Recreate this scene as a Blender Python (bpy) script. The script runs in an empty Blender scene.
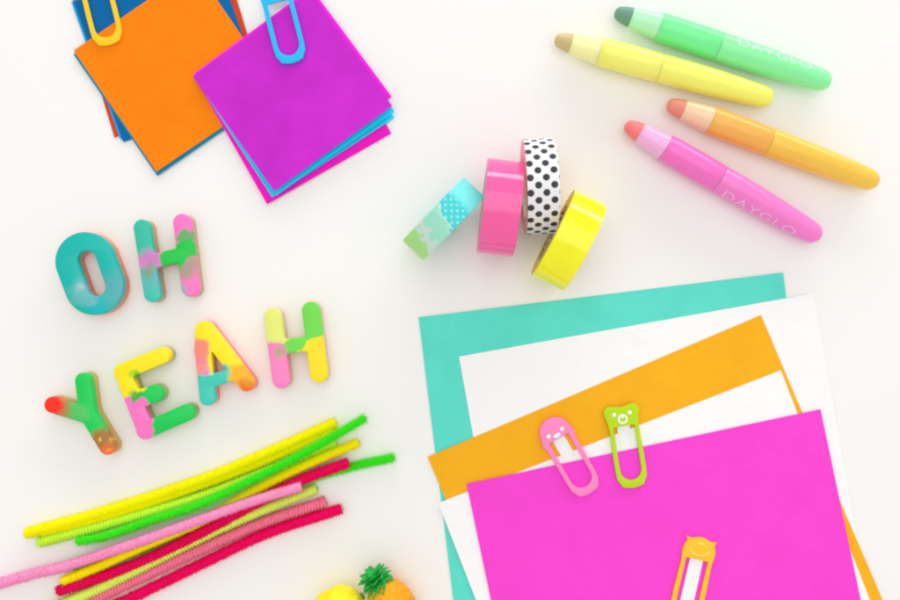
import bpy, bmesh, math, random
import numpy as np
from mathutils import Vector, Matrix
random.seed(7); rng = np.random.default_rng(7)
S = 0.0006            # metres per design unit (one unit = 0.6 mm)
H = 850.0             # camera height above the table in units
sc = bpy.context.scene
C = sc.collection

# ------------------------------------------------------------ basics
def W(px, py, z=0.0):
    """table-top plan position (units) of a point seen at px,py and standing z above the table"""
    k = (H - z) / H
    return Vector(((px - 450) * k, (300 - py) * k, z))
def lin(c):
    c = c / 255.0
    return c / 12.92 if c <= 0.04045 else ((c + 0.055) / 1.055) ** 2.4
def col(rgb, g=0.95):
    return tuple(min(0.95, lin(v) * g) for v in rgb) + (1.0,)

def link(name, me, parent=None, loc=None, rotz=0.0, mats=()):
    o = bpy.data.objects.new(name, me); C.objects.link(o)
    if parent is not None: o.parent = parent
    if loc is not None: o.location = Vector(loc) * S
    o.rotation_euler = (0, 0, rotz)
    if me is not None:
        for m in mats: me.materials.append(m)
    return o
def mesh(name, verts, faces, smooth=True, sharp=None, matidx=None):
    me = bpy.data.meshes.new(name)
    me.from_pydata([tuple(float(a) * S for a in v) for v in verts], [], faces)
    me.update()
    if matidx is not None:
        me.polygons.foreach_set('material_index', matidx)
    if smooth:
        me.shade_smooth()
        if sharp: me.set_sharp_from_angle(angle=math.radians(sharp))
    return me
def tag(o, label, cat, group=None, kind=None):
    o['label'] = label; o['category'] = cat
    if group: o['group'] = group
    if kind: o['kind'] = kind
    return o
def thing(name, label, cat, loc, rotz=0.0, group=None):
    return tag(link(name, None, None, loc, rotz), label, cat, group)

# ------------------------------------------------------------ materials
def newmat(name):
    m = bpy.data.materials.new(name); m.use_nodes = True
    nt = m.node_tree
    return m, nt, nt.nodes['Principled BSDF']
def N(nt, t, **kw):
    n = nt.nodes.new(t)
    for k, v in kw.items(): setattr(n, k, v)
    return n
def math_(nt, op, a, b=None, c=None, clamp=False):
    n = N(nt, 'ShaderNodeMath', operation=op); n.use_clamp = clamp
    for i, v in enumerate((a, b, c)):
        if v is None: continue
        if isinstance(v, (int, float)): n.inputs[i].default_value = v
        else: nt.links.new(v, n.inputs[i])
    return n.outputs[0]
def mixc(nt, f, a, b):
    n = N(nt, 'ShaderNodeMix', data_type='RGBA')
    if isinstance(f, (int, float)): n.inputs[0].default_value = f
    else: nt.links.new(f, n.inputs[0])
    for i, v in ((6, a), (7, b)):
        if isinstance(v, tuple): n.inputs[i].default_value = v
        else: nt.links.new(v, n.inputs[i])
    return n.outputs[2]
def objco(nt):
    tc = N(nt, 'ShaderNodeTexCoord')
    mp = N(nt, 'ShaderNodeVectorMath', operation='SCALE'); mp.inputs[3].default_value = 1 / S
    nt.links.new(tc.outputs['Object'], mp.inputs[0])
    return mp.outputs[0]              # object coordinates in design units
def noise(nt, co, scale, detail=3, rough=0.5):
    n = N(nt, 'ShaderNodeTexNoise'); n.inputs['Scale'].default_value = scale
    n.inputs['Detail'].default_value = detail; n.inputs['Roughness'].default_value = rough
    nt.links.new(co, n.inputs['Vector']); return n
def bump(nt, b, h, strength, dist):
    n = N(nt, 'ShaderNodeBump'); n.inputs['Strength'].default_value = strength
    n.inputs['Distance'].default_value = dist * S
    nt.links.new(h, n.inputs['Height']); nt.links.new(n.outputs[0], b.inputs['Normal'])
def vary(nt, co, c, amt, scale):
    """small brightness mottling of the material itself"""
    f = noise(nt, co, scale, 4).outputs[0]
    d = tuple(max(0, v * (1 - amt)) for v in c[:3]) + (1,)
    l = tuple(min(0.97, v * (1 + amt) + amt * 0.03) for v in c[:3]) + (1,)
    return mixc(nt, f, d, l)
def paper(name, rgb, amt=0.09, rough=0.75, spec=0.12, through=0.0, g=0.95):
    m, nt, b = newmat(name); co = objco(nt)
    nt.links.new(vary(nt, co, col(rgb, g), amt, 0.03), b.inputs['Base Color'])
    b.inputs['Roughness'].default_value = rough
    b.inputs['Specular IOR Level'].default_value = spec
    a = noise(nt, co, 0.9, 4, 0.7).outputs[0]
    c2 = noise(nt, co, 0.022, 2).outputs[0]
    cr = noise(nt, co, 0.07, 5, 0.65); cr.inputs['Distortion'].default_value = 1.5
    c2 = math_(nt, 'ADD', c2, math_(nt, 'MULTIPLY', cr.outputs[0], 0.22))
    bump(nt, b, math_(nt, 'ADD', math_(nt, 'MULTIPLY', a, 0.05), math_(nt, 'MULTIPLY', c2, 3.2)), 0.6, 1.0)
    return m
def plastic(name, rgb, rough=0.28, spec=0.4, amt=0.03, sss=0.0, g=0.95, trans=0.0):
    m, nt, b = newmat(name); co = objco(nt)
    nt.links.new(vary(nt, co, col(rgb, g), amt, 0.08), b.inputs['Base Color'])
    b.inputs['Roughness'].default_value = rough
    b.inputs['Specular IOR Level'].default_value = spec
    if sss:
        b.inputs['Subsurface Weight'].default_value = sss
        b.inputs['Subsurface Radius'].default_value = (1, 1, 1)
        b.inputs['Subsurface Scale'].default_value = 5 * S
    if trans:
        b.inputs['Transmission Weight'].default_value = trans; b.inputs['IOR'].default_value = 1.35
    bump(nt, b, noise(nt, co, 0.35, 3).outputs[0], 0.1, 0.4)
    return m
def marble(name, base, layers, back, seed, split=9.0):
    """swirled two-layer resin: colour zones with wandering edges, a second colour in the back layer"""
    m, nt, b = newmat(name); co = objco(nt)
    off = N(nt, 'ShaderNodeVectorMath', operation='ADD'); off.inputs[1].default_value = (seed * 37.1, seed * 11.7, 0)
    nt.links.new(co, off.inputs[0])
    nz = noise(nt, off.outputs[0], 0.075, 5, 0.6); nz.inputs['Distortion'].default_value = 0.8
    sb = N(nt, 'ShaderNodeVectorMath', operation='SUBTRACT'); sb.inputs[1].default_value = (.5, .5, .5)
    nt.links.new(nz.outputs['Color'], sb.inputs[0])
    scl = N(nt, 'ShaderNodeVectorMath', operation='SCALE'); scl.inputs[3].default_value = 15
    nt.links.new(sb.outputs[0], scl.inputs[0])
    ad = N(nt, 'ShaderNodeVectorMath', operation='ADD')
    nt.links.new(co, ad.inputs[0]); nt.links.new(scl.outputs[0], ad.inputs[1])
    flat = N(nt, 'ShaderNodeVectorMath', operation='MULTIPLY'); flat.inputs[1].default_value = (1, 1, 0)
    nt.links.new(ad.outputs[0], flat.inputs[0])
    c = col(base)
    for (x, y, r, soft, rgb, al) in layers:
        d = N(nt, 'ShaderNodeVectorMath', operation='DISTANCE'); d.inputs[1].default_value = (x, y, 0)
        nt.links.new(flat.outputs[0], d.inputs[0])
        mr = N(nt, 'ShaderNodeMapRange'); mr.inputs[1].default_value = r - soft * .8; mr.inputs[2].default_value = r + soft * .8
        mr.inputs[3].default_value = al; mr.inputs[4].default_value = 0
        nt.links.new(d.outputs['Value'], mr.inputs[0])
        c = mixc(nt, mr.outputs[0], c, col(rgb))
    sp = N(nt, 'ShaderNodeSeparateXYZ'); nt.links.new(co, sp.inputs[0])
    zz = math_(nt, 'ADD', sp.outputs[2], math_(nt, 'MULTIPLY', math_(nt, 'SUBTRACT', nz.outputs[0], 0.5), 5))
    mr = N(nt, 'ShaderNodeMapRange'); mr.inputs[1].default_value = split - 1.5; mr.inputs[2].default_value = split + 1.5
    mr.inputs[3].default_value = 1; mr.inputs[4].default_value = 0
    nt.links.new(zz, mr.inputs[0])
    bc = mixc(nt, nz.outputs[0], col(back[0]), col(back[1])) if len(back) > 1 else col(back[0])
    c = mixc(nt, mr.outputs[0], c, bc)
    nt.links.new(c, b.inputs['Base Color'])
    b.inputs['Roughness'].default_value = 0.3; b.inputs['Specular IOR Level'].default_value = 0.35
    bump(nt, b, noise(nt, co, 0.25, 4).outputs[0], 0.15, 0.5)
    return m

# ------------------------------------------------------------ shape helpers
def curve_mesh(name, loops, thick, bev=0.5, z0=0.0):
    """closed 2-D outlines (holes allowed) -> solid slab with rounded rims, z0..z0+thick"""
    cu = bpy.data.curves.new('tmp', 'CURVE'); cu.dimensions = '2D'; cu.fill_mode = 'BOTH'
    cu.extrude = thick / 2 - bev; cu.bevel_depth = bev; cu.bevel_resolution = 2; cu.offset = -bev
    for lp in loops:
        s = cu.splines.new('POLY'); s.points.add(len(lp) - 1); s.use_cyclic_u = True
        for i, (x, y) in enumerate(lp): s.points[i].co = (x, y, 0, 1)
    o = bpy.data.objects.new('tmp', cu); C.objects.link(o)
    dg = bpy.context.evaluated_depsgraph_get(); dg.update()
    me = bpy.data.meshes.new_from_object(o.evaluated_get(dg))
    bpy.data.objects.remove(o); bpy.data.curves.remove(cu)
    bm = bmesh.new(); bm.from_mesh(me); bmesh.ops.remove_doubles(bm, verts=bm.verts, dist=0.01)
    bmesh.ops.recalc_face_normals(bm, faces=bm.faces)
    for v in bm.verts: v.co.z += z0 + thick / 2; v.co *= S
    bm.to_mesh(me); bm.free(); me.name = name; me.materials.clear()
    me.shade_smooth(); me.set_sharp_from_angle(angle=math.radians(40))
    return me
def seg_d(X, Y, a, b):
    ax, ay = a; bx, by = b; dx, dy = bx - ax, by - ay; L = dx * dx + dy * dy + 1e-9
    t = np.clip(((X - ax) * dx + (Y - ay) * dy) / L, 0, 1)
    return np.hypot(X - ax - t * dx, Y - ay - t * dy)
def contours(F, x0, y0, st):
    """marching squares on F (rows=y); returns closed loops of the zero level"""
    ny, nx = F.shape; nxt = {}
    pts = {}
    def ept(key):
        if key in pts: return key
        (i, j, d) = key
        a = F[j, i]; b = F[j, i + 1] if d == 0 else F[j + 1, i]
        t = a / (a - b)
        pts[key] = (x0 + (i + (t if d == 0 else 0)) * st, y0 + (j + (t if d == 1 else 0)) * st)
        return key
    ins = F < 0
    for j in range(ny - 1):
        for i in range(nx - 1):
            c = (ins[j, i] << 0) | (ins[j, i + 1] << 1) | (ins[j + 1, i + 1] << 2) | (ins[j + 1, i] << 3)
            if c in (0, 15): continue
            B, R, T, L = (i, j, 0), (i + 1, j, 1), (i, j + 1, 0), (i, j, 1)
            tab = {1: [(B, L)], 2: [(R, B)], 3: [(R, L)], 4: [(T, R)], 5: [(B, L), (T, R)], 6: [(T, B)], 7: [(T, L)],
                   8: [(L, T)], 9: [(B, T)], 10: [(R, B), (L, T)], 11: [(R, T)], 12: [(L, R)], 13: [(B, R)], 14: [(L, B)]}
            for a, b in tab[c]: nxt[ept(a)] = ept(b)
    loops = []; seen = set()
    for k in list(nxt):
        if k in seen: continue
        lp = []; cur = k
        while cur not in seen:
            seen.add(cur); lp.append(pts[cur]); cur = nxt.get(cur)
            if cur is None: break
        if len(lp) > 6: loops.append(lp)
    return loops
def lathe(profile, n=48, axis='x', close=False):
    """profile of (u, r) along the local x axis"""
    vs = []; fs = []
    for (u, r) in profile:
        for k in range(n):
            a = 2 * math.pi * k / n
            vs.append((u, r * math.cos(a), r * math.sin(a)))
    m = len(profile)
    for i in range(m - 1 if not close else m):
        i2 = (i + 1) % m
        for k in range(n):
            k2 = (k + 1) % n
            fs.append((i * n + k, i * n + k2, i2 * n + k2, i2 * n + k))
    if not close:
        fs.append(tuple(range(n))[::-1]); fs.append(tuple((m - 1) * n + k for k in range(n)))
    return vs, fs

# ------------------------------------------------------------ table
def wave(x, y):       # one gentle unevenness shared by all papers, so that no two sheets cut each other
    return 0.5 + 0.28 * math.sin(x * 0.021 + 1.3) * math.cos(y * 0.017 + 0.4) + 0.17 * math.sin(x * 0.043 - y * 0.031)
m_table = newmat('table_white'); _m, nt, b = m_table; co = objco(nt)
nt.links.new(vary(nt, co, (0.895, 0.888, 0.875, 1), 0.012, 0.004), b.inputs['Base Color'])
b.inputs['Roughness'].default_value = 0.65; b.inputs['Specular IOR Level'].default_value = 0.1
bump(nt, b, noise(nt, co, 0.5, 4).outputs[0], 0.15, 0.2)
v = 2600
tb = link('table_top', mesh('table_top', [(-v, -v, 0), (v, -v, 0), (v, v, 0), (-v, v, 0)], [(0, 1, 2, 3)], False), mats=[_m])
tb['kind'] = 'structure'

# ------------------------------------------------------------ paper sheets
def sheet(name, label, cat, corners, mat, group, th=0.28, lift=None, seg=28):
    """corners TL,TR,BR,BL as (px,py,z)"""
    P = [W(*c) for c in corners]
    cen = sum(P, Vector()) / 4; cen.z = 0
    vs = []; n = seg
    for lay in (0, 1):
        for j in range(n + 1):
            for i in range(n + 1):
                s, t = i / n, j / n
                p = P[0] * (1 - s) * (1 - t) + P[1] * s * (1 - t) + P[2] * s * t + P[3] * (1 - s) * t
                z = p.z + wave(p.x, p.y) + (lift(s, t) if lift else 0)
                vs.append((p.x - cen.x, p.y - cen.y, z + (th if lay else 0)))
    K = (n + 1) ** 2; fs = []
    for j in range(n):
        for i in range(n):
            a = j * (n + 1) + i; q = (a, a + 1, a + n + 2, a + n + 1)
            fs.append(q); fs.append(tuple(K + k for k in q[::-1]))
    ring = [i for i in range(n)] + [i * (n + 1) + n for i in range(n)] + [K - 1 - i for i in range(n)] + [(n - i) * (n + 1) for i in range(n)]
    for k in range(len(ring)):
        a, b2 = ring[k], ring[(k + 1) % len(ring)]
        fs.append((b2, a, a + K, b2 + K))
    me = mesh(name, vs, fs, True, 50)
    return tag(link(name, me, None, cen, mats=[mat]), label, cat, group)
def rect(tl, ang, w, h, z):
    """rectangle from its top-left corner, angle (deg, photo sense, y down) of the top edge"""
    a = math.radians(ang); ux, uy = math.cos(a), math.sin(a); vx, vy = -uy, ux
    if not isinstance(z, tuple): z = (z,) * 4
    x, y = tl
    return [(x, y, z[0]), (x + ux * w, y + uy * w, z[1]), (x + ux * w + vx * h, y + uy * w + vy * h, z[2]), (x + vx * h, y + vy * h, z[3])]

GP = 'fanned sheets of letter paper'
sheet('paper_sheet', 'turquoise sheet at the bottom of the fanned paper pile', 'paper', rect((418.7, 317.3), -7.0, 366.8, 475, 0.1), paper('paper_turquoise', (98, 226, 208)), GP)
sheet('paper_sheet', 'white sheet between the turquoise and the orange sheet', 'paper', rect((459, 356.5), -10.1, 359.6, 470, 0.6), paper('paper_white', (252, 252, 253), 0.01), GP)
sheet('paper_sheet', 'orange sheet in the middle of the fanned paper pile', 'paper', rect((427.6, 457), -23.1, 362, 470, 1.1), paper('paper_orange', (255, 181, 30)), GP)
sheet('paper_sheet', 'white sheet directly under the big magenta sheet', 'paper', rect((438.3, 503), -21.2, 367, 470, 1.6), paper('paper_white_b', (252, 252, 253), 0.01), GP)
sheet('paper_sheet', 'big bright magenta sheet on top of the paper pile', 'paper', rect((466.5, 483.8), -11.9, 361.5, 470, 2.9), paper('paper_magenta', (255, 72, 214)), GP)

GS = 'square sticky notes'
sheet('sticky_note', 'red orange note lowest in the left pile, thin slivers showing', 'sticky note', rect((71, -7), -16.8, 157, 151, 0.6), paper('note_red', (214, 72, 36)), GS)
sheet('sticky_note', 'light blue note whose edge shows left of the dark blue one', 'sticky note', rect((71.6, 2), -19.6, 147, 146, 1.0), paper('note_sky', (20, 160, 220)), GS)
sheet('sticky_note', 'dark blue note turned under the orange note and yellow clip', 'sticky note', rect((74, 1.5), -19.4, 148, 149, 1.4), paper('note_blue', (0, 104, 172)), GS)
sheet('sticky_note', 'teal blue note just beneath the orange top note', 'sticky note', rect((73.8, 54.5), -34.6, 146.5, 147.5, 1.8), paper('note_teal', (0, 142, 178)), GS)
sheet('sticky_note', 'bright orange note on top of the left pile', 'sticky note', rect((74, 50.7), -34.4, 147, 147, 2.4), paper('note_orange', (255, 134, 4)), GS,
      lift=lambda s, t: 1.2 * max(0, t - .75) ** 2 * 16 * (1 - s))
# right pile: its left corner rests on the orange note
zz = lambda d: (4.6 + d, 3.4 + d, 0.8 + d, 2.7 + d)
sheet('sticky_note', 'hot pink note lowest in the right pile, sticking out at the bottom', 'sticky note',
      rect((197, 81), -29.7, 143, 142, zz(-0.6)), paper('note_pink', (255, 24, 200)), GS)
sheet('sticky_note', 'lower cyan blue note fanned out in the right pile', 'sticky note',
      rect((194.5, 77.5), -33.0, 145.5, 143, zz(0.0)), paper('note_cyan_b', (40, 214, 250)), GS, lift=lambda s, t: 1.5 * s * t)
sheet('sticky_note', 'bright magenta note whose rim shows above the purple note', 'sticky note',  # added sheet, imitates light coming through the purple note's edge
      rect((194, 74), -36.4, 145.6, 136, zz(0.8)), paper('rim_magenta', (255, 40, 232)), GS, lift=lambda s, t: 1.5 * s * t)
sheet('sticky_note', 'upper cyan blue note curling under the purple note', 'sticky note',
      rect((194, 77.5), -35.2, 144, 144.5, zz(1.3)), paper('note_cyan', (20, 216, 250)), GS, lift=lambda s, t: 2.0 * s * t + 2.0 * t ** 4)
sheet('sticky_note', 'purple magenta note on top of the right pile', 'sticky note',
      rect((193, 76.8), -35.6, 144.5, 141.5, zz(2.6)), paper('note_purple', (203, 42, 206), 0.16), GS, lift=lambda s, t: 3.0 * s * t + 4.5 * t ** 4)

# ------------------------------------------------------------ clips
m_white = plastic('clip_white', (250, 250, 250), 0.4, 0.3, 0.0)
def arc(cx, cy, r, a0, a1, n=14, ry=None):
    ry = ry or r
    return [(cx + r * math.cos(math.radians(a0 + (a1 - a0) * i / n)), cy + ry * math.sin(math.radians(a0 + (a1 - a0) * i / n))) for i in range(n + 1)]
def clip(label, rgb, top, bottom, z, kind, tongue_z, mirror=1):
    """top/bottom: px positions of head top and loop bottom; local frame u across, v down the clip (in -y)"""
    A = W(*top, z); B = W(*bottom, z); d = (B - A); d.z = 0; L = d.length
    rot = math.atan2(d.y, d.x) + math.pi / 2
    t = thing('paper_clip', label, 'paper clip', (A.x, A.y, z), rot, 'plastic novelty paper clips')
    k = L / 83.0
    mt = plastic('clip_' + kind, rgb, 0.38, 0.25)
    bot = [(-15.3, -50), (-15.2, -66), (-14.6, -73)] + [(-10.6, -80.6), (-6, -82.2), (0, -83), (6, -82.2), (10.6, -80.6)] + [(14.6, -73), (15.2, -66), (15.3, -50)]
    if kind == 'bear':
        head = [(14.6, -24), (15.5, -17), (16.5, -12)] + arc(11.5, -6.5, 6.3, -10, 115, 8) + [(4, -1.6), (0, -2.4), (-4, -1.6)] + arc(-11.5, -6.5, 6.3, 65, 190, 8) + [(-16.5, -12), (-15.5, -17), (-14.6, -24)]
    elif kind == 'chick':
        head = [(15.6, -27), (17.6, -21), (16.2, -17)] + arc(0, -14, 15, 5, 175, 16, 14) + [(-16.2, -17), (-17.6, -21), (-15.6, -27)]
    elif kind == 'cat':
        head = [(14.6, -24), (15.8, -14), (14.8, -9), (13.2, -5.6), (14.6, -1.6), (9.2, -2.6)] + arc(0, -9, 10.5, 55, 125, 6, 9) + [(-9.2, -2.6), (-14.6, -1.6), (-13.2, -5.6), (-14.8, -9), (-15.8, -14), (-14.6, -24)]
    else:
        head = [(15.0, -24), (15.8, -12)] + arc(0, -12, 15.4, 0, 180, 16, 12) + [(-15.8, -12), (-15.0, -24)]
    outer = [(x * k, y * k) for x, y in bot + head]
    it = 21.5
    inner = [(-10.6, -it), (-10.6, -62)] + arc(0, -64, 10.6, 180, 360, 16, 11.2) + [(10.6, -62), (10.6, -it)]
    inner = [(x * k, y * k) for x, y in inner]
    link('frame', curve_mesh('frame', [outer, inner], 2.4, 0.55, 0), t, mats=[mt])
    tg = [(-6.2, -19.5), (-6.2, -22), (-6.25, -24), (-6.3, -27), (-6.35, -40), (-6.4, -64)] + arc(0, -65, 6.4, 180, 360, 10) + [(6.4, -64), (6.35, -40), (6.3, -27), (6.25, -24), (6.2, -22), (6.2, -19.5)]
    me = curve_mesh('tongue', [[(x * k, y * k) for x, y in tg]], 0.35, 0.08, tongue_z - z)
    # the tongue bends up into the head
    for vv in me.vertices:
        y = vv.co.y / S
        f = max(0, min(1, (y + 24.5 * k) / 3.5)); vv.co.z += f * f * (0.8 - (tongue_z - z)) * S if tongue_z < z else 0
    link('tongue', me, t, mats=[m_white])
    def blob(nm, cx, cy, rx, ry, h=0.7, m=m_white):
        vs = [(cx, cy, 2.3 + h)]; fs = []
        n = 20
        for q, (rr, hh) in enumerate(((0.6, h * .85), (0.9, h * .5), (1.0, 0.0))):
            for i in range(n):
                a = 2 * math.pi * i / n; vs.append((cx + rx * rr * math.cos(a), cy + ry * rr * math.sin(a), 2.3 + hh))
        for i in range(n):
            fs.append((0, 1 + i, 1 + (i + 1) % n))
            for q in (0, 1):
                a = 1 + q * n + i; b2 = 1 + q * n + (i + 1) % n; fs.append((a, a + n, b2 + n, b2))
        link(nm, mesh(nm, vs, fs), t, mats=[m])
    def ringm(nm, cx, cy, r, w, m=m_white, a0=0, a1=360, ry=None, h=0.45):
        n = 30; vs = []; fs = []
        for i in range(n + 1):
            a = math.radians(a0 + (a1 - a0) * i / n)
            for rr, hh in ((r - w, 0.05), (r, h), (r + w, 0.05)):
                vs.append((cx + rr * math.cos(a), cy + rr * (ry or 1) * math.sin(a), 2.3 + hh))
        for i in range(n):
            for q in (0, 1):
                a = i * 3 + q; fs.append((a, a + 1, a + 4, a + 3))
        link(nm, mesh(nm, vs, fs), t, mats=[m])
    if kind == 'bear':
        blob('eye', -7.8, -9.2, 2.1, 2.1); blob('eye', 7.8, -9.2, 2.1, 2.1)
        ringm('snout', 0, -14.4, 4.0, 1.1); blob('nose', 0, -12.6, 1.6, 1.2)
    elif kind == 'chick':
        blob('eye', -7.6, -15.4, 2.3, 2.2); blob('eye', 7.6, -15.4, 2.3, 2.2)
        blob('beak', 0, -18.6, 4.0, 2.3)
    elif kind == 'cat':
        pale = plastic('clip_cat_pale', (255, 226, 110), 0.3, 0.5)
        blob('eye', -6, -9.5, 1.1, 1.1, 0.5, pale); blob('eye', 6, -8.6, 1.1, 1.1, 0.5, pale)
        ringm('face_rim', 0, -9.5, 10.6, 0.9, pale, 195, 345, 0.85, 0.6)
        blob('brow', 0, -6.4, 4.6, 1.2, 0.5, pale)
    else:
        blob('eye', -7, -11, 2.1, 2.1); blob('eye', 7, -11, 2.1, 2.1)
    return t
clip('pink plastic clip with a round chick head, over the orange and magenta sheets', (255, 140, 200), (547.3, 419), (590, 493), 4.2, 'chick', 2.4)
clip('lime green bear head clip beside the pink clip', (190, 224, 10), (620, 404.5), (633.4, 487.4), 4.2, 'bear', 2.4)
clip('golden yellow cat eared clip lying on the magenta sheet, cut by the bottom edge', (255, 200, 40), (701.8, 537), (682, 622), 4.0, 'cat', 4.1)
clip('yellow plastic clip on the left pile of notes at the top edge', (255, 208, 30), (89.5, -38), (110.5, 45.5), 3.7, 'sun', 0.05)
clip('sky blue plastic clip on the purple note at the top edge', (20, 192, 246), (272.5, -19), (293.5, 63.5), 8.6, 'sky', 0.5)

# ------------------------------------------------------------ marbled letters
TH = 18.0
def letter(kind, label, strokes, cen, base, layers, back, seed, hole=None, lean=0):
    cx, cy = cen; k = (H - TH) / H
    loc = W(cx, cy, TH); loc.z = 0
    L = lambda p: ((p[0] - cx) * k, -(p[1] - cy) * k)
    st = 0.8; X, Y = np.meshgrid(np.arange(-62, 62, st), np.arange(-62, 62, st))
    F = None
    for (a, b2, r) in strokes:
        d = seg_d(X, Y, L(a), L(b2)) - r
        if F is None: F = d
        else:
            kk = 1.6; h = np.maximum(kk - np.abs(F - d), 0) / kk
            F = np.minimum(F, d) - h * h * kk / 4
    if hole: F = np.maximum(F, -(seg_d(X, Y, L(hole[0]), L(hole[1])) - hole[2]))
    F = np.where(np.abs(F) < 1e-4, 1e-4, F)
    loops = contours(F, -62, -62, st)
    me = curve_mesh('letter', loops, TH, 1.1, 0)
    lay = [(L((x, y)) + (r, s, c, al)) for (x, y, r, s, c, al) in layers]
    m = marble('resin_' + kind, base, lay, back, seed)
    return tag(link('letter_' + kind[0], me, None, loc, mats=[m]), label, 'letter', 'marbled letters spelling OH YEAH')
TEAL = (0, 186, 176); PINK = (255, 120, 200); GRN = (0, 206, 84); YEL = (255, 234, 0); ORG = (255, 150, 60); TQ = (64, 206, 186)
letter('o', 'teal marbled letter O with an orange back rim', [((84.5, 261.5), (93.5, 285.5), 29)], (89, 273), TEAL,
       [(115, 290, 16, 8, (90, 176, 184), .8), (82, 292, 12, 7, (120, 190, 196), .7), (97, 306, 8, 6, (0, 190, 200), .9), (79, 288, 3.5, 3, (205, 222, 222), .45), (92, 301, 4, 3, (170, 190, 205), .45)],  # last two zones: whitish highlights painted into the resin colour
       [(255, 150, 100), (235, 110, 70)], 1, hole=((86.5, 260), (96, 287), 9))
letter('h', 'teal and pink marbled letter H with a green crossbar, beside the O',
       [((141.6, 227.6), (152, 294), 8.2), ((181.6, 222.4), (190, 288), 8.6), ((149, 262), (187, 253), 7)], (166, 257), PINK,
       [(140, 226, 30, 3, (48, 194, 166), 1), (150, 300, 34, 6, (88, 188, 186), 1), (152, 298, 10, 4, (60, 200, 180), 1), (150, 258, 9, 4, (205, 130, 200), .9), (150, 272, 6, 4, (130, 160, 120), .8),
        (187, 266, 12, 6, (130, 165, 100), .7), (186, 238, 9, 2, (60, 180, 90), .9), (173, 257, 13, 1.3, (10, 200, 70), 1), (188, 249, 10, 1.5, (10, 200, 70), 1)],
       [(235, 150, 60), (150, 170, 130)], 2)
letter('y', 'green letter Y with a bright red arm and a speckled rusty foot',
       [((82.7, 381), (87, 414), 8), ((87, 414), (107, 447), 8), ((52, 405), (87, 416), 8)], (78, 414), (10, 208, 86),
       [(74, 414, 13, 4, (80, 200, 100), 1), (55, 404, 17, 4, (170, 140, 80), .9), (52, 404, 12, 5, (255, 44, 20), 1), (104, 446, 17, 4, (170, 120, 60), 1), (108, 452, 8, 5, (255, 110, 50), .9),
        (99.5, 438, 1.5, 1, (255, 200, 30), 1), (109, 450, 1.3, 1, (255, 200, 30), 1), (111, 440, 1.6, 1, (220, 180, 60), 1)],
       [(120, 185, 80), (255, 160, 60)], 3)
letter('e', 'yellow, pink and green letter E between the Y and the A',
       [((162, 355.5), (122, 372), 8), ((122, 372), (145, 431), 8), ((136, 400), (154, 394), 8.8), ((145, 431), (186, 413), 8.4)], (149, 394), GRN,
       [(120, 366, 33, 1.6, YEL, 1), (152, 352, 24, 1.5, YEL, 1), (134, 416, 19, 1.5, PINK, 1), (146, 434, 8, 1.5, PINK, 1), (137, 396, 6, 2.5, (0, 180, 60), .9), (136, 376, 5, 3, (120, 210, 20), 1)],
       [(230, 180, 60), (90, 190, 90)], 4)
letter('a', 'yellow letter A with a turquoise foot and an orange foot',
       [((203.5, 329.6), (202.6, 350), 8.2), ((202.6, 350), (207.2, 397.8), 7.9), ((205.5, 330), (246.2, 383.5), 7.9), ((206.5, 382.5), (236, 373.5), 6.4)], (222, 360), YEL,
       [(196, 352, 14, 2, (255, 142, 120), 1), (200, 366, 10, 3, (255, 136, 150), .9), (207, 371, 3, 3, (200, 150, 220), .9), (204, 392, 18, 1.5, TQ, 1), (224, 378, 12, 2, TQ, 1), (243, 378, 13, 4, (255, 184, 0), 1),
        (246, 387, 7, 4, (255, 100, 10), .9), (246, 383, 2, 2.5, (200, 180, 50), .9)],
       [(250, 130, 90), (250, 110, 140)], 5)
letter('h', 'pale lime, pink, green and yellow letter H ending the lower word',
       [((272.5, 317), (281, 380), 8.7), ((310.7, 310.5), (318.7, 374), 8.7), ((278, 347.5), (314, 343), 7.2)], (296, 346), (110, 222, 72),
       [(270, 318, 28, 1.5, (232, 238, 118), 1), (281, 375, 32, 1.5, (255, 134, 196), 1), (281, 352, 6, 3, (170, 175, 130), .8), (297, 345, 11, 1.2, (110, 222, 72), 1), (330, 372, 36, 1.5, (255, 228, 0), 1), (319, 353, 16.5, 1.3, (255, 228, 0), 1)],
       [(255, 170, 180), (200, 190, 110)], 6)

# ------------------------------------------------------------ pipe cleaners
def catmull(P, n):
    P = [np.array(p, float) for p in P]
    P = [2 * P[0] - P[1]] + P + [2 * P[-1] - P[-2]]
    out = []
    for i in range(1, len(P) - 2):
        m = int(n / (len(P) - 3)) + 1
        for k in range(m):
            t = k / m
            out.append(0.5 * ((2 * P[i]) + (-P[i - 1] + P[i + 1]) * t + (2 * P[i - 1] - 5 * P[i] + 4 * P[i + 1] - P[i + 2]) * t * t
                              + (-P[i - 1] + 3 * P[i] - 3 * P[i + 1] + P[i + 2]) * t ** 3))
    out.append(P[-2]); return np.array(out)
def fibre_mat(name, rgb, trans=0.5):
    m, nt, b = newmat(name); co = objco(nt)
    c = col(rgb, 1.0)
    nt.links.new(vary(nt, co, c, 0.10, 0.6), b.inputs['Base Color'])
    b.inputs['Roughness'].default_value = 0.8; b.inputs['Specular IOR Level'].default_value = 0.08
    tr = N(nt, 'ShaderNodeBsdfTranslucent'); tr.inputs[0].default_value = c
    mx = N(nt, 'ShaderNodeMixShader'); mx.inputs[0].default_value = trans
    out = nt.nodes['Material Output']
    nt.links.new(b.outputs[0], mx.inputs[1]); nt.links.new(tr.outputs[0], mx.inputs[2]); nt.links.new(mx.outputs[0], out.inputs[0])
    return m
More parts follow.
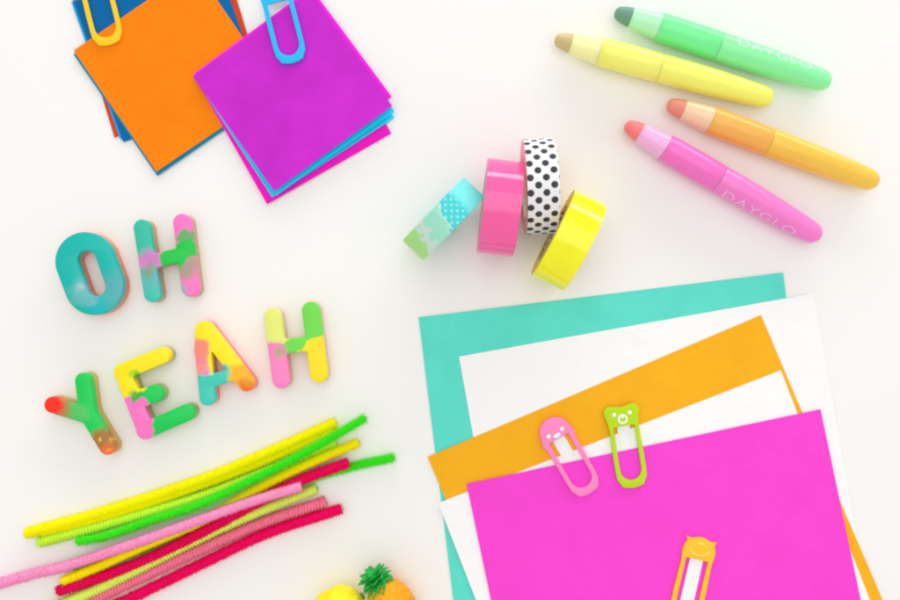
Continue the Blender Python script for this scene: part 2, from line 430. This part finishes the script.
def stem(label, rgb, pts, rad=5.2, ribs=0.35, dens=30, fib_lit=None):
    P = [tuple(W(*p)) for p in pts]
    C3 = catmull(P, 160)
    org = C3[len(C3) // 2].copy(); org[2] = 0
    C3 = C3 - org
    seg = np.linalg.norm(np.diff(C3, axis=0), axis=1); cum = np.concatenate([[0], np.cumsum(seg)]); Lt = cum[-1]
    t = thing('pipe_cleaner', label, 'pipe cleaner', org, 0, 'fuzzy pipe cleaners in a loose bundle')
    def frame(s):
        s = np.clip(s, 0, Lt)
        p = np.stack([np.interp(s, cum, C3[:, i]) for i in range(3)], 1)
        q = np.stack([np.interp(np.clip(s + 1, 0, Lt + 1), cum, C3[:, i]) for i in range(3)], 1) - np.stack([np.interp(np.clip(s - 1, 0, Lt), cum, C3[:, i]) for i in range(3)], 1)
        q /= np.linalg.norm(q, axis=1)[:, None]
        up = np.tile([0, 0, 1.0], (len(s), 1)); a = np.cross(q, up); a /= np.linalg.norm(a, axis=1)[:, None]
        return p, q, a, np.cross(a, q)
    # twisted wire core
    n = 8; ss = np.arange(0, Lt + 1, 3.0); p, q, a, u = frame(ss)
    vs = []; fs = []
    for i in range(len(ss)):
        for k in range(n):
            th = 2 * math.pi * k / n; r = 0.9
            vs.append(p[i] + a[i] * r * math.cos(th) + u[i] * r * math.sin(th))
    for i in range(len(ss) - 1):
        for k in range(n):
            fs.append((i * n + k, i * n + (k + 1) % n, (i + 1) * n + (k + 1) % n, (i + 1) * n + k))
    fs.append(tuple(range(n))); fs.append(tuple((len(ss) - 1) * n + k for k in range(n)))
    link('wire', mesh('wire', vs, fs), t, mats=[m_wire])
    fm = fibre_mat('fibre', fib_lit or rgb); pm = fibre_mat('pile', rgb, 0.0); rad *= 1.08; pr = .62 if fib_lit else .76  # green stems: lit fuzz edges and darker core put into the two colours
    n = 20; ss = np.arange(1.2, Lt - 1.0, 0.7); p, q, a, u = frame(ss); vs = []; fs = []
    for i in range(len(ss)):
        e = min(1, (min(ss[i], Lt - ss[i]) / 3.0)) ** .5
        for k in range(n):
            th = 2 * math.pi * k / n
            rb = math.cos(th * 2 - 2 * math.pi * ss[i] / 6.4 * 2)
            r = rad * e * (pr + (.16 if ribs > .6 else .04) * rb + .04 * rng.random())
            vs.append(p[i] + a[i] * r * math.cos(th) + u[i] * r * math.sin(th))
    for i in range(len(ss) - 1):
        for k in range(n):
            fs.append((i * n + k, i * n + (k + 1) % n, (i + 1) * n + (k + 1) % n, (i + 1) * n + k))
    fs.append(tuple(range(n))); fs.append(tuple((len(ss) - 1) * n + k for k in range(n)))
    link('pile', mesh('pile', vs, fs), t, mats=[pm])
    # fibres caught in the twist
    M = int(Lt * dens); s = rng.uniform(0, Lt, M); pitch = 6.4
    th = 2 * math.pi * s / pitch + np.where(rng.random(M) < .5, 0, math.pi)
    free = rng.random(M) > ribs
    th = np.where(free, rng.uniform(0, 2 * math.pi, M), th + rng.normal(0, .30, M))
    p, q, a, u = frame(s)
    rl = rad * rng.uniform(.78, 1.06, M)
    endf = np.clip(np.minimum(s, Lt - s) / 3.0, 0, 1); rl = rl * (0.72 + 0.28 * np.sqrt(endf))
    dirv = a * np.cos(th)[:, None] + u * np.sin(th)[:, None] + q * rng.normal(0, .16, M)[:, None]
    side = np.cross(dirv, q); side /= np.linalg.norm(side, axis=1)[:, None]
    mixd = rng.normal(0, 1, M)[:, None]; side = side + q * mixd; side /= np.linalg.norm(side, axis=1)[:, None]
    wv = rng.uniform(.2, .36, M)[:, None]
    b0 = p + dirv * rad * 0.68; tip = p + dirv * rl[:, None]
    tip = tip + rng.normal(0, .22, (M, 3))
    V = np.empty((M * 4, 3)); V[0::4] = b0 - side * wv * .5; V[1::4] = b0 + side * wv * .5
    V[2::4] = tip + side * wv * .8; V[3::4] = tip - side * wv * .8
    V[:, 2] = np.maximum(V[:, 2], 0.15)
    me = bpy.data.meshes.new('fuzz')
    me.vertices.add(M * 4); me.vertices.foreach_set('co', (V * S).astype(np.float32).ravel())
    me.loops.add(M * 4); me.loops.foreach_set('vertex_index', np.arange(M * 4, dtype=np.int32))
    me.polygons.add(M); me.polygons.foreach_set('loop_start', (np.arange(M) * 4).astype(np.int32)); me.polygons.foreach_set('loop_total', np.full(M, 4, np.int32))
    me.update(calc_edges=True); me.validate()
    link('fuzz', me, t, mats=[fm])
    return t
m_wire, nt, b = newmat('wire_steel'); b.inputs['Base Color'].default_value = (.45, .45, .42, 1); b.inputs['Metallic'].default_value = 1; b.inputs['Roughness'].default_value = .4
stem('green pipe cleaner lowest in the bundle, its tip farthest right', (40, 224, 20), [(73, 569, 5), (130, 553, 5), (200, 524, 5), (270, 492, 5), (340, 470, 5), (396, 457, 5)], 5.2, fib_lit=(150, 246, 90))
stem('bright yellow pipe cleaner along the top of the bundle', (255, 240, 0), [(24, 534, 6), (100, 513, 6), (200, 480.5, 6), (270, 452, 6), (337, 422, 6)], 6.0, .25)
stem('yellow pipe cleaner tucked against the topmost yellow one', (255, 236, 0), [(40, 533, 5), (110, 515, 5), (200, 485.5, 5), (272, 458, 5), (335, 429, 5)], 5.2, .25)
stem('ribbed light lime pipe cleaner below the two yellow ones', (206, 250, 66), [(37, 543, 5), (110, 523, 5), (200, 497, 5), (270, 470, 5), (338, 443, 5)], 5.8, .93)
stem('coral pink pipe cleaner between the lime and the lowest crimson one', (255, 134, 164), [(60, 614, 5), (93, 600, 5), (200, 550, 5), (262, 523, 5), (327, 501, 5)], 5.8, .9)
stem('crimson pipe cleaner lowest on the right side of the bundle', (240, 0, 100), [(80, 619, 5), (125, 601, 5), (200, 565, 5), (267, 533.5, 5), (343, 508.5, 5)], 5.8, .3)
stem('ribbed pale lime pipe cleaner under the light pink one', (226, 255, 110), [(45, 611, 8), (100, 588, 8), (200, 538, 8), (260, 511, 7), (318, 488, 5)], 5.6, .93)
stem('crimson pipe cleaner under the long pink one, ending beside the green tip', (232, 0, 92), [(56, 592, 9), (110, 574, 10), (150, 558, 10), (200, 534, 11), (250, 506, 12), (297, 482, 13), (350, 462, 12)], 5.8, .3)
stem('golden yellow pipe cleaner in the middle of the bundle', (255, 232, 0), [(61, 582, 11), (100, 566, 12), (133, 551, 12), (200, 522, 12), (240, 499, 12), (293, 471, 12), (360, 441.5, 12)], 5.2, .3)
stem('bright green pipe cleaner crossing over the yellow ones', (40, 226, 20), [(75, 542, 9), (110, 535, 11), (150, 521, 13), (200, 504.5, 18), (250, 481, 20), (300, 455.5, 19), (367, 417, 16)], 5.4, .35, fib_lit=(150, 246, 90))
stem('long light pink pipe cleaner on top, leaving the left edge', (255, 156, 204), [(-14, 588, 6), (30, 575, 8), (67, 566, 12), (130, 545, 18), (200, 520, 21), (250, 502, 21), (303, 486, 20)], 5.4, .3)

# ------------------------------------------------------------ highlighter pens
def smooth_prof(pts, n=6):
    return [tuple(p) for p in catmull([(a, b2) for a, b2 in pts], n * (len(pts) - 1))]
TIP = [(0, .01), (.6, 3.2), (2.2, 5.6), (5, 7.0), (10, 8.4), (17, 9.6)]
COL = [(17, 9.9), (30, 11.4), (46, 13.0), (46.4, 12.4)]
CAP = [(46.2, 13.0), (47, 13.7), (60, 14.0), (85, 14.2), (107, 14.2), (108.2, 13.8), (108.4, 13.2)]
BAR = [(108.4, 13.2), (108.8, 13.7), (110, 14.1), (130, 14.1), (155, 13.7), (180, 12.8), (205, 11.4), (217, 10.4), (222, 8.6), (225.2, 5.4), (226.3, 2.2), (226.5, .01)]
def rad_at(u):
    for (a, ra), (b2, rb) in zip(BAR, BAR[1:]):
        if a <= u <= b2: return ra + (rb - ra) * (u - a) / (b2 - a)
    return 13
def pen(label, p0, p1, cols, text=None):
    zc = 14.2
    A = W(p0[0], p0[1], zc); B = W(p1[0], p1[1], zc); d = B - A
    rot = math.atan2(d.y, d.x); k = d.length / 226.5
    mid = (A + B) / 2; tilt = 0
    t = thing('highlighter_pen', label, 'highlighter', (A.x, A.y, 0), rot, 'pastel gel highlighter pens')
    def lay(vs): return [(x * k, y, z + zc) for x, y, z in vs]
    for nm, pr, c, kw in (('tip', TIP, cols[0], dict(rough=.35, spec=.3, sss=.2)), ('collar', COL, cols[1], dict(rough=.2, spec=.45, sss=.6, g=1.05)),
                          ('cap', CAP, cols[2], dict(rough=.22, spec=.45, sss=.6, g=1.06)), ('barrel', BAR, cols[3], dict(rough=.2, spec=.45, sss=.6, g=1.06))):
        vs, fs = lathe(pr if nm != 'barrel' else pr[:3] + smooth_prof(pr[3:9], 4) + pr[9:], 56)
        link(nm, mesh(nm, lay(vs), fs, True, 45), t, mats=[plastic('pen_' + nm, c, amt=.05, **kw)])
    if text:
        u0, u1, phi, size = text
        tc = bpy.data.curves.new('tmp', 'FONT'); tc.body = 'DAYGLO'; tc.size = size; tc.offset = -0.012 * size; tc.space_character = 1.12
        o = bpy.data.objects.new('tmp', tc); C.objects.link(o); dg = bpy.context.evaluated_depsgraph_get(); dg.update()
        me = bpy.data.meshes.new_from_object(o.evaluated_get(dg)); bpy.data.objects.remove(o)
        xs = [v2.co.x for v2 in me.vertices]; ys = [v2.co.y for v2 in me.vertices]
        bm = bmesh.new(); bm.from_mesh(me)
        bmesh.ops.triangulate(bm, faces=bm.faces); bmesh.ops.subdivide_edges(bm, edges=[e for e in bm.edges if e.calc_length() > 2], cuts=3)
        for v2 in bm.verts:
            uu = u0 + (v2.co.x - min(xs)) / (max(xs) - min(xs)) * (u1 - u0)
            r = rad_at(uu) + 0.12
            a = math.radians(phi) + (v2.co.y - max(ys) / 2) / 13.5
            v2.co = Vector((uu * k, r * math.sin(a), r * math.cos(a) + zc)) * S
        bmesh.ops.recalc_face_normals(bm, faces=bm.faces)
        bm.to_mesh(me); bm.free(); me.materials.clear(); me.name = 'lettering'
        link('lettering', me, t, mats=[plastic('ink_' + label[:4], text_col, .5, .2)])
    return t
text_col = (222, 255, 240)
pen('mint green highlighter with a dark green tip, nearest the top edge', (614.5, 12), (830.5, 83),
    ((112, 160, 138), (182, 246, 198), (122, 248, 156), (142, 250, 168)), (124, 200, 27, 13.5))
pen('yellow highlighter with a tan tip below the green one', (554.5, 39), (773, 99),
    ((212, 192, 136), (244, 250, 172), (253, 253, 118), (255, 255, 112)))
pen('orange highlighter with a salmon tip, right of the pink one', (667, 103.5), (878, 183),
    ((236, 148, 128), (255, 206, 170), (255, 180, 84), (255, 196, 76)))
text_col = (255, 204, 236)
pen('hot pink highlighter with a coral tip, lowest of the four', (625, 124), (820.5, 237.5),
    ((252, 130, 132), (255, 180, 226), (255, 116, 198), (255, 128, 203)), (119, 200, -60, 13.5))

# ------------------------------------------------------------ tape rolls standing on edge
def roll(label, cen, ang, R, w, mat, rin=None, core=(235, 222, 205), zc=None, lean=0, sidemat=None, printed=False):
    """cen: px of the visible middle of the roll; ang: angle of rolling direction in the photo"""
    rin = rin or R * 0.62
    c = W(cen[0], cen[1], R * 1.75); c.z = 0
    a = -math.radians(ang)                 # rolling direction in world
    t = thing('tape_roll', label, 'tape', c, a + math.pi / 2, 'rolls of washi tape standing on edge')   # local x = axle... y = rolling direction
    t.rotation_euler = (0, math.radians(lean), a - math.pi / 2)
    t.location.z = (w / 2) * abs(math.sin(math.radians(lean))) * S
    h = w / 2
    prof = [(-h, rin + 1.6), (-h, R - .5), (-h + .4, R), (h - .4, R), (h, R - .5), (h, rin + 1.6)]
    vs, fs = lathe(prof, 96, close=True)
    nf = len(fs); mi = [0] * nf
    # faces 0..: ring i between profile i and i+1 ; sides are ring 0, 4 ; inner ring 5
    for i in range(6):
        for k in range(96):
            mi[i * 96 + k] = 1 if i in (0, 4, 5) else 0
    me = mesh('tape', [(x, y, z + R) for x, y, z in vs], fs, True, 35, mi)
    sm = sidemat or plastic('tape_side', (240, 226, 214), .5, .2, .05)
    link('tape', me, t, mats=[mat, sm])
    prof = [(-h + .3, rin), (-h + .3, rin + 1.6), (h - .3, rin + 1.6), (h - .3, rin)]
    vs, fs = lathe(prof, 72, close=True)
    me = mesh('core', [(x, y, z + R) for x, y, z in vs], fs, True, 35)
    link('core', me, t, mats=[printed_core() if printed else plastic('core_card', core, .7, .1, .05)])
    # loose end of the tape: a hair-thin step
    n = 16; vs = []; a0 = math.radians(printed and 118 or 96)
    for i in range(n + 1):
        th = a0 - i * math.radians(58) / n
        for x in (-h + .3, h - .3):
            for r in (R - .3, R + .42 * (1 - .25 * (i / n))):
                vs.append((x, r * math.cos(th), r * math.sin(th) + R))
    fs = []
    for i in range(n):
        q = i * 4; fs += [(q + 1, q + 3, q + 7, q + 5), (q, q + 1, q + 5, q + 4), (q + 2, q + 6, q + 7, q + 3)]
    fs += [(0, 2, 3, 1), (n * 4, n * 4 + 1, n * 4 + 3, n * 4 + 2)]
    link('loose_end', mesh('loose_end', vs, fs, True, 35), t, mats=[mat])
    return t
def printed_core():
    m, nt, b = newmat('core_printed'); co = objco(nt)
    f = noise(nt, co, .55, 2).outputs[0]
    c = mixc(nt, math_(nt, 'GREATER_THAN', f, .53), col((215, 200, 170)), col((60, 50, 44)))
    nt.links.new(c, b.inputs['Base Color']); b.inputs['Roughness'].default_value = .7
    return m
def cyl_uv(nt, co, R):
    sp = N(nt, 'ShaderNodeSeparateXYZ'); nt.links.new(co, sp.inputs[0])
    zc = math_(nt, 'SUBTRACT', sp.outputs[2], R)
    th = math_(nt, 'ARCTAN2', sp.outputs[1], zc)
    return sp.outputs[0], math_(nt, 'MULTIPLY', th, R), sp
def dots(nt, u, v, du, dv, r, offu=0, offv=0):
    def lat(ou, ov):
        fu = math_(nt, 'SUBTRACT', math_(nt, 'FRACT', math_(nt, 'ADD', math_(nt, 'DIVIDE', u, du), 100.5 + ou)), .5)
        fv = math_(nt, 'SUBTRACT', math_(nt, 'FRACT', math_(nt, 'ADD', math_(nt, 'DIVIDE', v, dv), 100.5 + ov)), .5)
        a = math_(nt, 'MULTIPLY', fu, du); b2 = math_(nt, 'MULTIPLY', fv, dv)
        return math_(nt, 'SQRT', math_(nt, 'ADD', math_(nt, 'MULTIPLY', a, a), math_(nt, 'MULTIPLY', b2, b2)))
    d = math_(nt, 'MINIMUM', lat(offu, offv), lat(offu + .5, offv + .5))
    mr = N(nt, 'ShaderNodeMapRange'); mr.inputs[1].default_value = r - .35; mr.inputs[2].default_value = r + .35
    mr.inputs[3].default_value = 1; mr.inputs[4].default_value = 0
    nt.links.new(d, mr.inputs[0]); return mr.outputs[0]
def tape_mat(name, rgb, rough=.12, spec=.6):
    m, nt, b = newmat(name); co = objco(nt)
    nt.links.new(vary(nt, co, col(rgb), .05, .05), b.inputs['Base Color'])
    b.inputs['Roughness'].default_value = rough; b.inputs['Specular IOR Level'].default_value = spec
    n = noise(nt, co, .05, 3).outputs[0]; bump(nt, b, n, .25, 2.0)
    return m
RP, RD, RY, RT = 45, 45, 45, 42
LT, LD = 4.5, 0.8
# polka-dot paper tape
m_dot, nt, b = newmat('tape_polka'); co = objco(nt); u, vv_, sp = cyl_uv(nt, co, RD)
nzz = noise(nt, co, .8, 3).outputs[0]
f = dots(nt, u, vv_, 14.4, 13.6, 3.2, .18, .2)
nt.links.new(mixc(nt, f, vary(nt, co, (.86, .86, .88, 1), .03, .2), (.045, .045, .055, 1)), b.inputs['Base Color'])
b.inputs['Roughness'].default_value = .5; b.inputs['Specular IOR Level'].default_value = .2
bump(nt, b, nzz, .2, .3)
# teal-to-green washi tape with torn overlaps
m_teal, nt, b = newmat('tape_washi'); co = objco(nt); u, vv_, sp = cyl_uv(nt, co, RT)
nz2 = noise(nt, co, .13, 4).outputs[0]
yy = math_(nt, 'ADD', sp.outputs[1], math_(nt, 'MULTIPLY', math_(nt, 'SUBTRACT', nz2, .5), 26))
ysk = math_(nt, 'ADD', yy, math_(nt, 'MULTIPLY', u, 0.35))
def step_(edge, soft=.5, src=None):
    mr = N(nt, 'ShaderNodeMapRange'); mr.inputs[1].default_value = edge - soft; mr.inputs[2].default_value = edge + soft
    nt.links.new(src or ysk, mr.inputs[0]); return mr.outputs[0]
dd = dots(nt, u, vv_, 7.6, 7.6, 1.25)
c = mixc(nt, step_(-29), col((172, 232, 140)), col((206, 228, 220)))
c = mixc(nt, step_(-20), c, col((160, 232, 208)))
c = mixc(nt, step_(-3), c, col((204, 236, 226)))
c = mixc(nt, step_(-1), c, mixc(nt, dd, col((72, 214, 218)), col((150, 238, 238))))
ysm = math_(nt, 'ADD', sp.outputs[1], 0)
c = mixc(nt, step_(19, 3, ysm), c, col((124, 240, 240)))
nt.links.new(c, b.inputs['Base Color']); b.inputs['Roughness'].default_value = .4; b.inputs['Specular IOR Level'].default_value = .25
bump(nt, b, nz2, .15, .8)

roll('turquoise and green washi tape roll, leftmost of the four', (440.5, 213), -46, RT, 27, m_teal, lean=LT, sidemat=plastic('side_teal', (120, 214, 214), .5, .2))
roll('glossy hot pink tape roll beside the polka dot roll', (502.4, 203.5), 96.5, RP, 34, tape_mat('tape_pink', (255, 92, 168)), sidemat=plastic('side_pink', (226, 170, 186), .5, .2))
roll('white tape roll with black polka dots between the pink and yellow rolls', (543.6, 182), 87.5, RD, 29, m_dot, lean=LD, sidemat=plastic('side_rose', (246, 178, 184), .5, .2))
roll('glossy neon yellow tape roll, nearest the turquoise sheet', (573.5, 237.5), 116.5, RY, 33, tape_mat('tape_yellow', (255, 250, 0)), printed=True, sidemat=plastic('side_yellow', (226, 206, 60), .5, .2))

# ------------------------------------------------------------ toy fruit
def fruit_body(R1, R2, bumps, amp, seedv, n=72, m=96):
    vs = []; fs = []
    for j in range(n + 1):
        ph = math.pi * j / n
        for i in range(m):
            th = 2 * math.pi * i / m
            g = 0
            if bumps == 'diamond':
                q1 = math.sin(4 * th + 9 * ph); q2 = math.sin(4 * th - 9 * ph)
                g = amp * (1 - max(abs(q1) < .22 and (1 - abs(q1) / .22) or 0, abs(q2) < .22 and (1 - abs(q2) / .22) or 0)) * math.sin(ph)
            else:
                g = amp * (math.sin(7 * th + seedv) * math.sin(8 * ph) * math.sin(ph))
            r = R1 + g
            sp_ = abs(math.sin(ph)) ** .82
            vs.append((r * sp_ * math.cos(th), r * sp_ * math.sin(th), (R2 + g) * math.cos(ph)))
    for j in range(n):
        for i in range(m):
            fs.append((j * m + i, (j + 1) * m + i, (j + 1) * m + (i + 1) % m, j * m + (i + 1) % m))
    return vs, fs
def xf(vs, M): return [tuple(M @ Vector(v2)) for v2 in vs]
# pineapple lying back, crown towards the camera and up-left
tilt = Matrix.Rotation(math.radians(31), 4, 'Z') @ Matrix.Rotation(math.radians(-77), 4, 'X')   # local +z -> up-left and up
org = W(393, 606, 22); org.z = 0
t = thing('toy_pineapple', 'small orange toy pineapple with a green leafy crown at the bottom edge', 'toy pineapple', org, 0)
vs, fs = fruit_body(20, 29, 'diamond', 1.7, 0)
M = Matrix.Translation((0, 0, 21)) @ tilt
link('body', mesh('body', xf(vs, M), fs), t, mats=[plastic('pineapple_skin', (255, 172, 16), .45, .25, .08)])
vs = []; fs = []
for ring, (cnt, ln, wd, open_) in enumerate(((9, 14, 9, 80), (9, 15, 9, 60), (8, 16, 8.5, 40), (6, 15, 8, 22), (3, 13, 6.5, 8))):
    for k in range(cnt):
        a = 2 * math.pi * (k + ring * .5) / cnt + random.uniform(-.1, .1); op = math.radians(open_ + random.uniform(-6, 6))
        base = len(vs); nn = 6
        for i in range(nn + 1):
            s = i / nn; bend = op + s * .5
            rr = 1.5 + ln * s * math.sin(bend) * (1 + .08 * random.random()); zz_ = 27 + ring * 1.6 + ln * s * math.cos(bend)
            w2 = wd * .62 * (1 - s ** 3) * (.75 + .5 * s)
            for q, cup in ((-1, .8), (0, -.3), (1, .8)):
                x = rr; y = q * w2
                vs.append((x * math.cos(a) - y * math.sin(a), x * math.sin(a) + y * math.cos(a), zz_ + cup))
        for i in range(nn):
            for q in (0, 1):
                b0 = base + i * 3 + q; fs.append((b0, b0 + 1, b0 + 4, b0 + 3))
me = mesh('crown', xf(vs, M), fs)
cr = link('crown', me, t, mats=[plastic('pineapple_leaf', (22, 186, 74), .45, .3, .25)])
md = cr.modifiers.new('thick', 'SOLIDIFY'); md.thickness = .7 * S; md.offset = 0
# yellow bumpy toy
org = W(338, 612, 22); org.z = 0
t = thing('toy_fruit', 'bright yellow bumpy toy fruit cut off by the bottom edge, left of the pineapple', 'toy fruit', org, 0)
vs, fs = fruit_body(24, 27, 'lump', 1.3, 1.0)
M = Matrix.Translation((0, 0, 25)) @ Matrix.Rotation(math.radians(-60), 4, 'Z') @ Matrix.Rotation(math.radians(70), 4, 'X')
link('body', mesh('body', xf(vs, M), fs), t, mats=[plastic('lemon_skin', (255, 238, 0), .4, .3, .05)])
vs, fs = lathe([(-4, 4.6), (0, 4.2), (2.5, 3.2), (3.4, .02)], 20)
M2 = M @ Matrix.Translation((0, 0, -27)) @ Matrix.Rotation(math.radians(90), 4, 'Y')
link('stalk_nub', mesh('stalk_nub', xf(vs, M2), fs), t, mats=[plastic('nub_green', (60, 190, 60), .5, .2)])

# ------------------------------------------------------------ camera, light
cam = bpy.data.cameras.new('camera'); co_ = bpy.data.objects.new('camera', cam); C.objects.link(co_)
co_.location = (0, 0, H * S); cam.sensor_width = 36; cam.lens = 36 * H / 900; cam.clip_start = .01; cam.clip_end = 20
sc.camera = co_
w = bpy.data.worlds.new('World'); sc.world = w; w.use_nodes = True
bg = w.node_tree.nodes['Background']; bg.inputs[0].default_value = (1.0, 0.985, 0.965, 1); bg.inputs[1].default_value = 0.76
def area(name, loc, target, sx, sy, power, colr):
    l = bpy.data.lights.new(name, 'AREA'); l.shape = 'RECTANGLE'; l.size = sx; l.size_y = sy; l.energy = power; l.color = colr
    o = bpy.data.objects.new(name, l); C.objects.link(o); o.location = loc
    o.rotation_euler = (Vector(target) - Vector(loc)).to_track_quat('-Z', 'Y').to_euler(); return o
area('window_light', (0.5, 2.3, 0.6), (0, 0, 0.1), 3.2, 0.5, 32, (1, .985, .96))
area('softbox_light', (0.0, 0.3, 2.2), (0, 0, 0), 1.8, 1.8, 12, (1, .99, .98))
sc.view_settings.view_transform = 'Standard'; sc.view_settings.look = 'None'; sc.view_settings.exposure = 0.03; sc.view_settings.gamma = 1
sc.render.engine = 'CYCLES'
sc.cycles.max_bounces = 14; sc.cycles.diffuse_bounces = 9; sc.cycles.transmission_bounces = 9
sc.cycles.filter_width = 2.2
sc.render.resolution_x = 1024; sc.render.resolution_y = 683
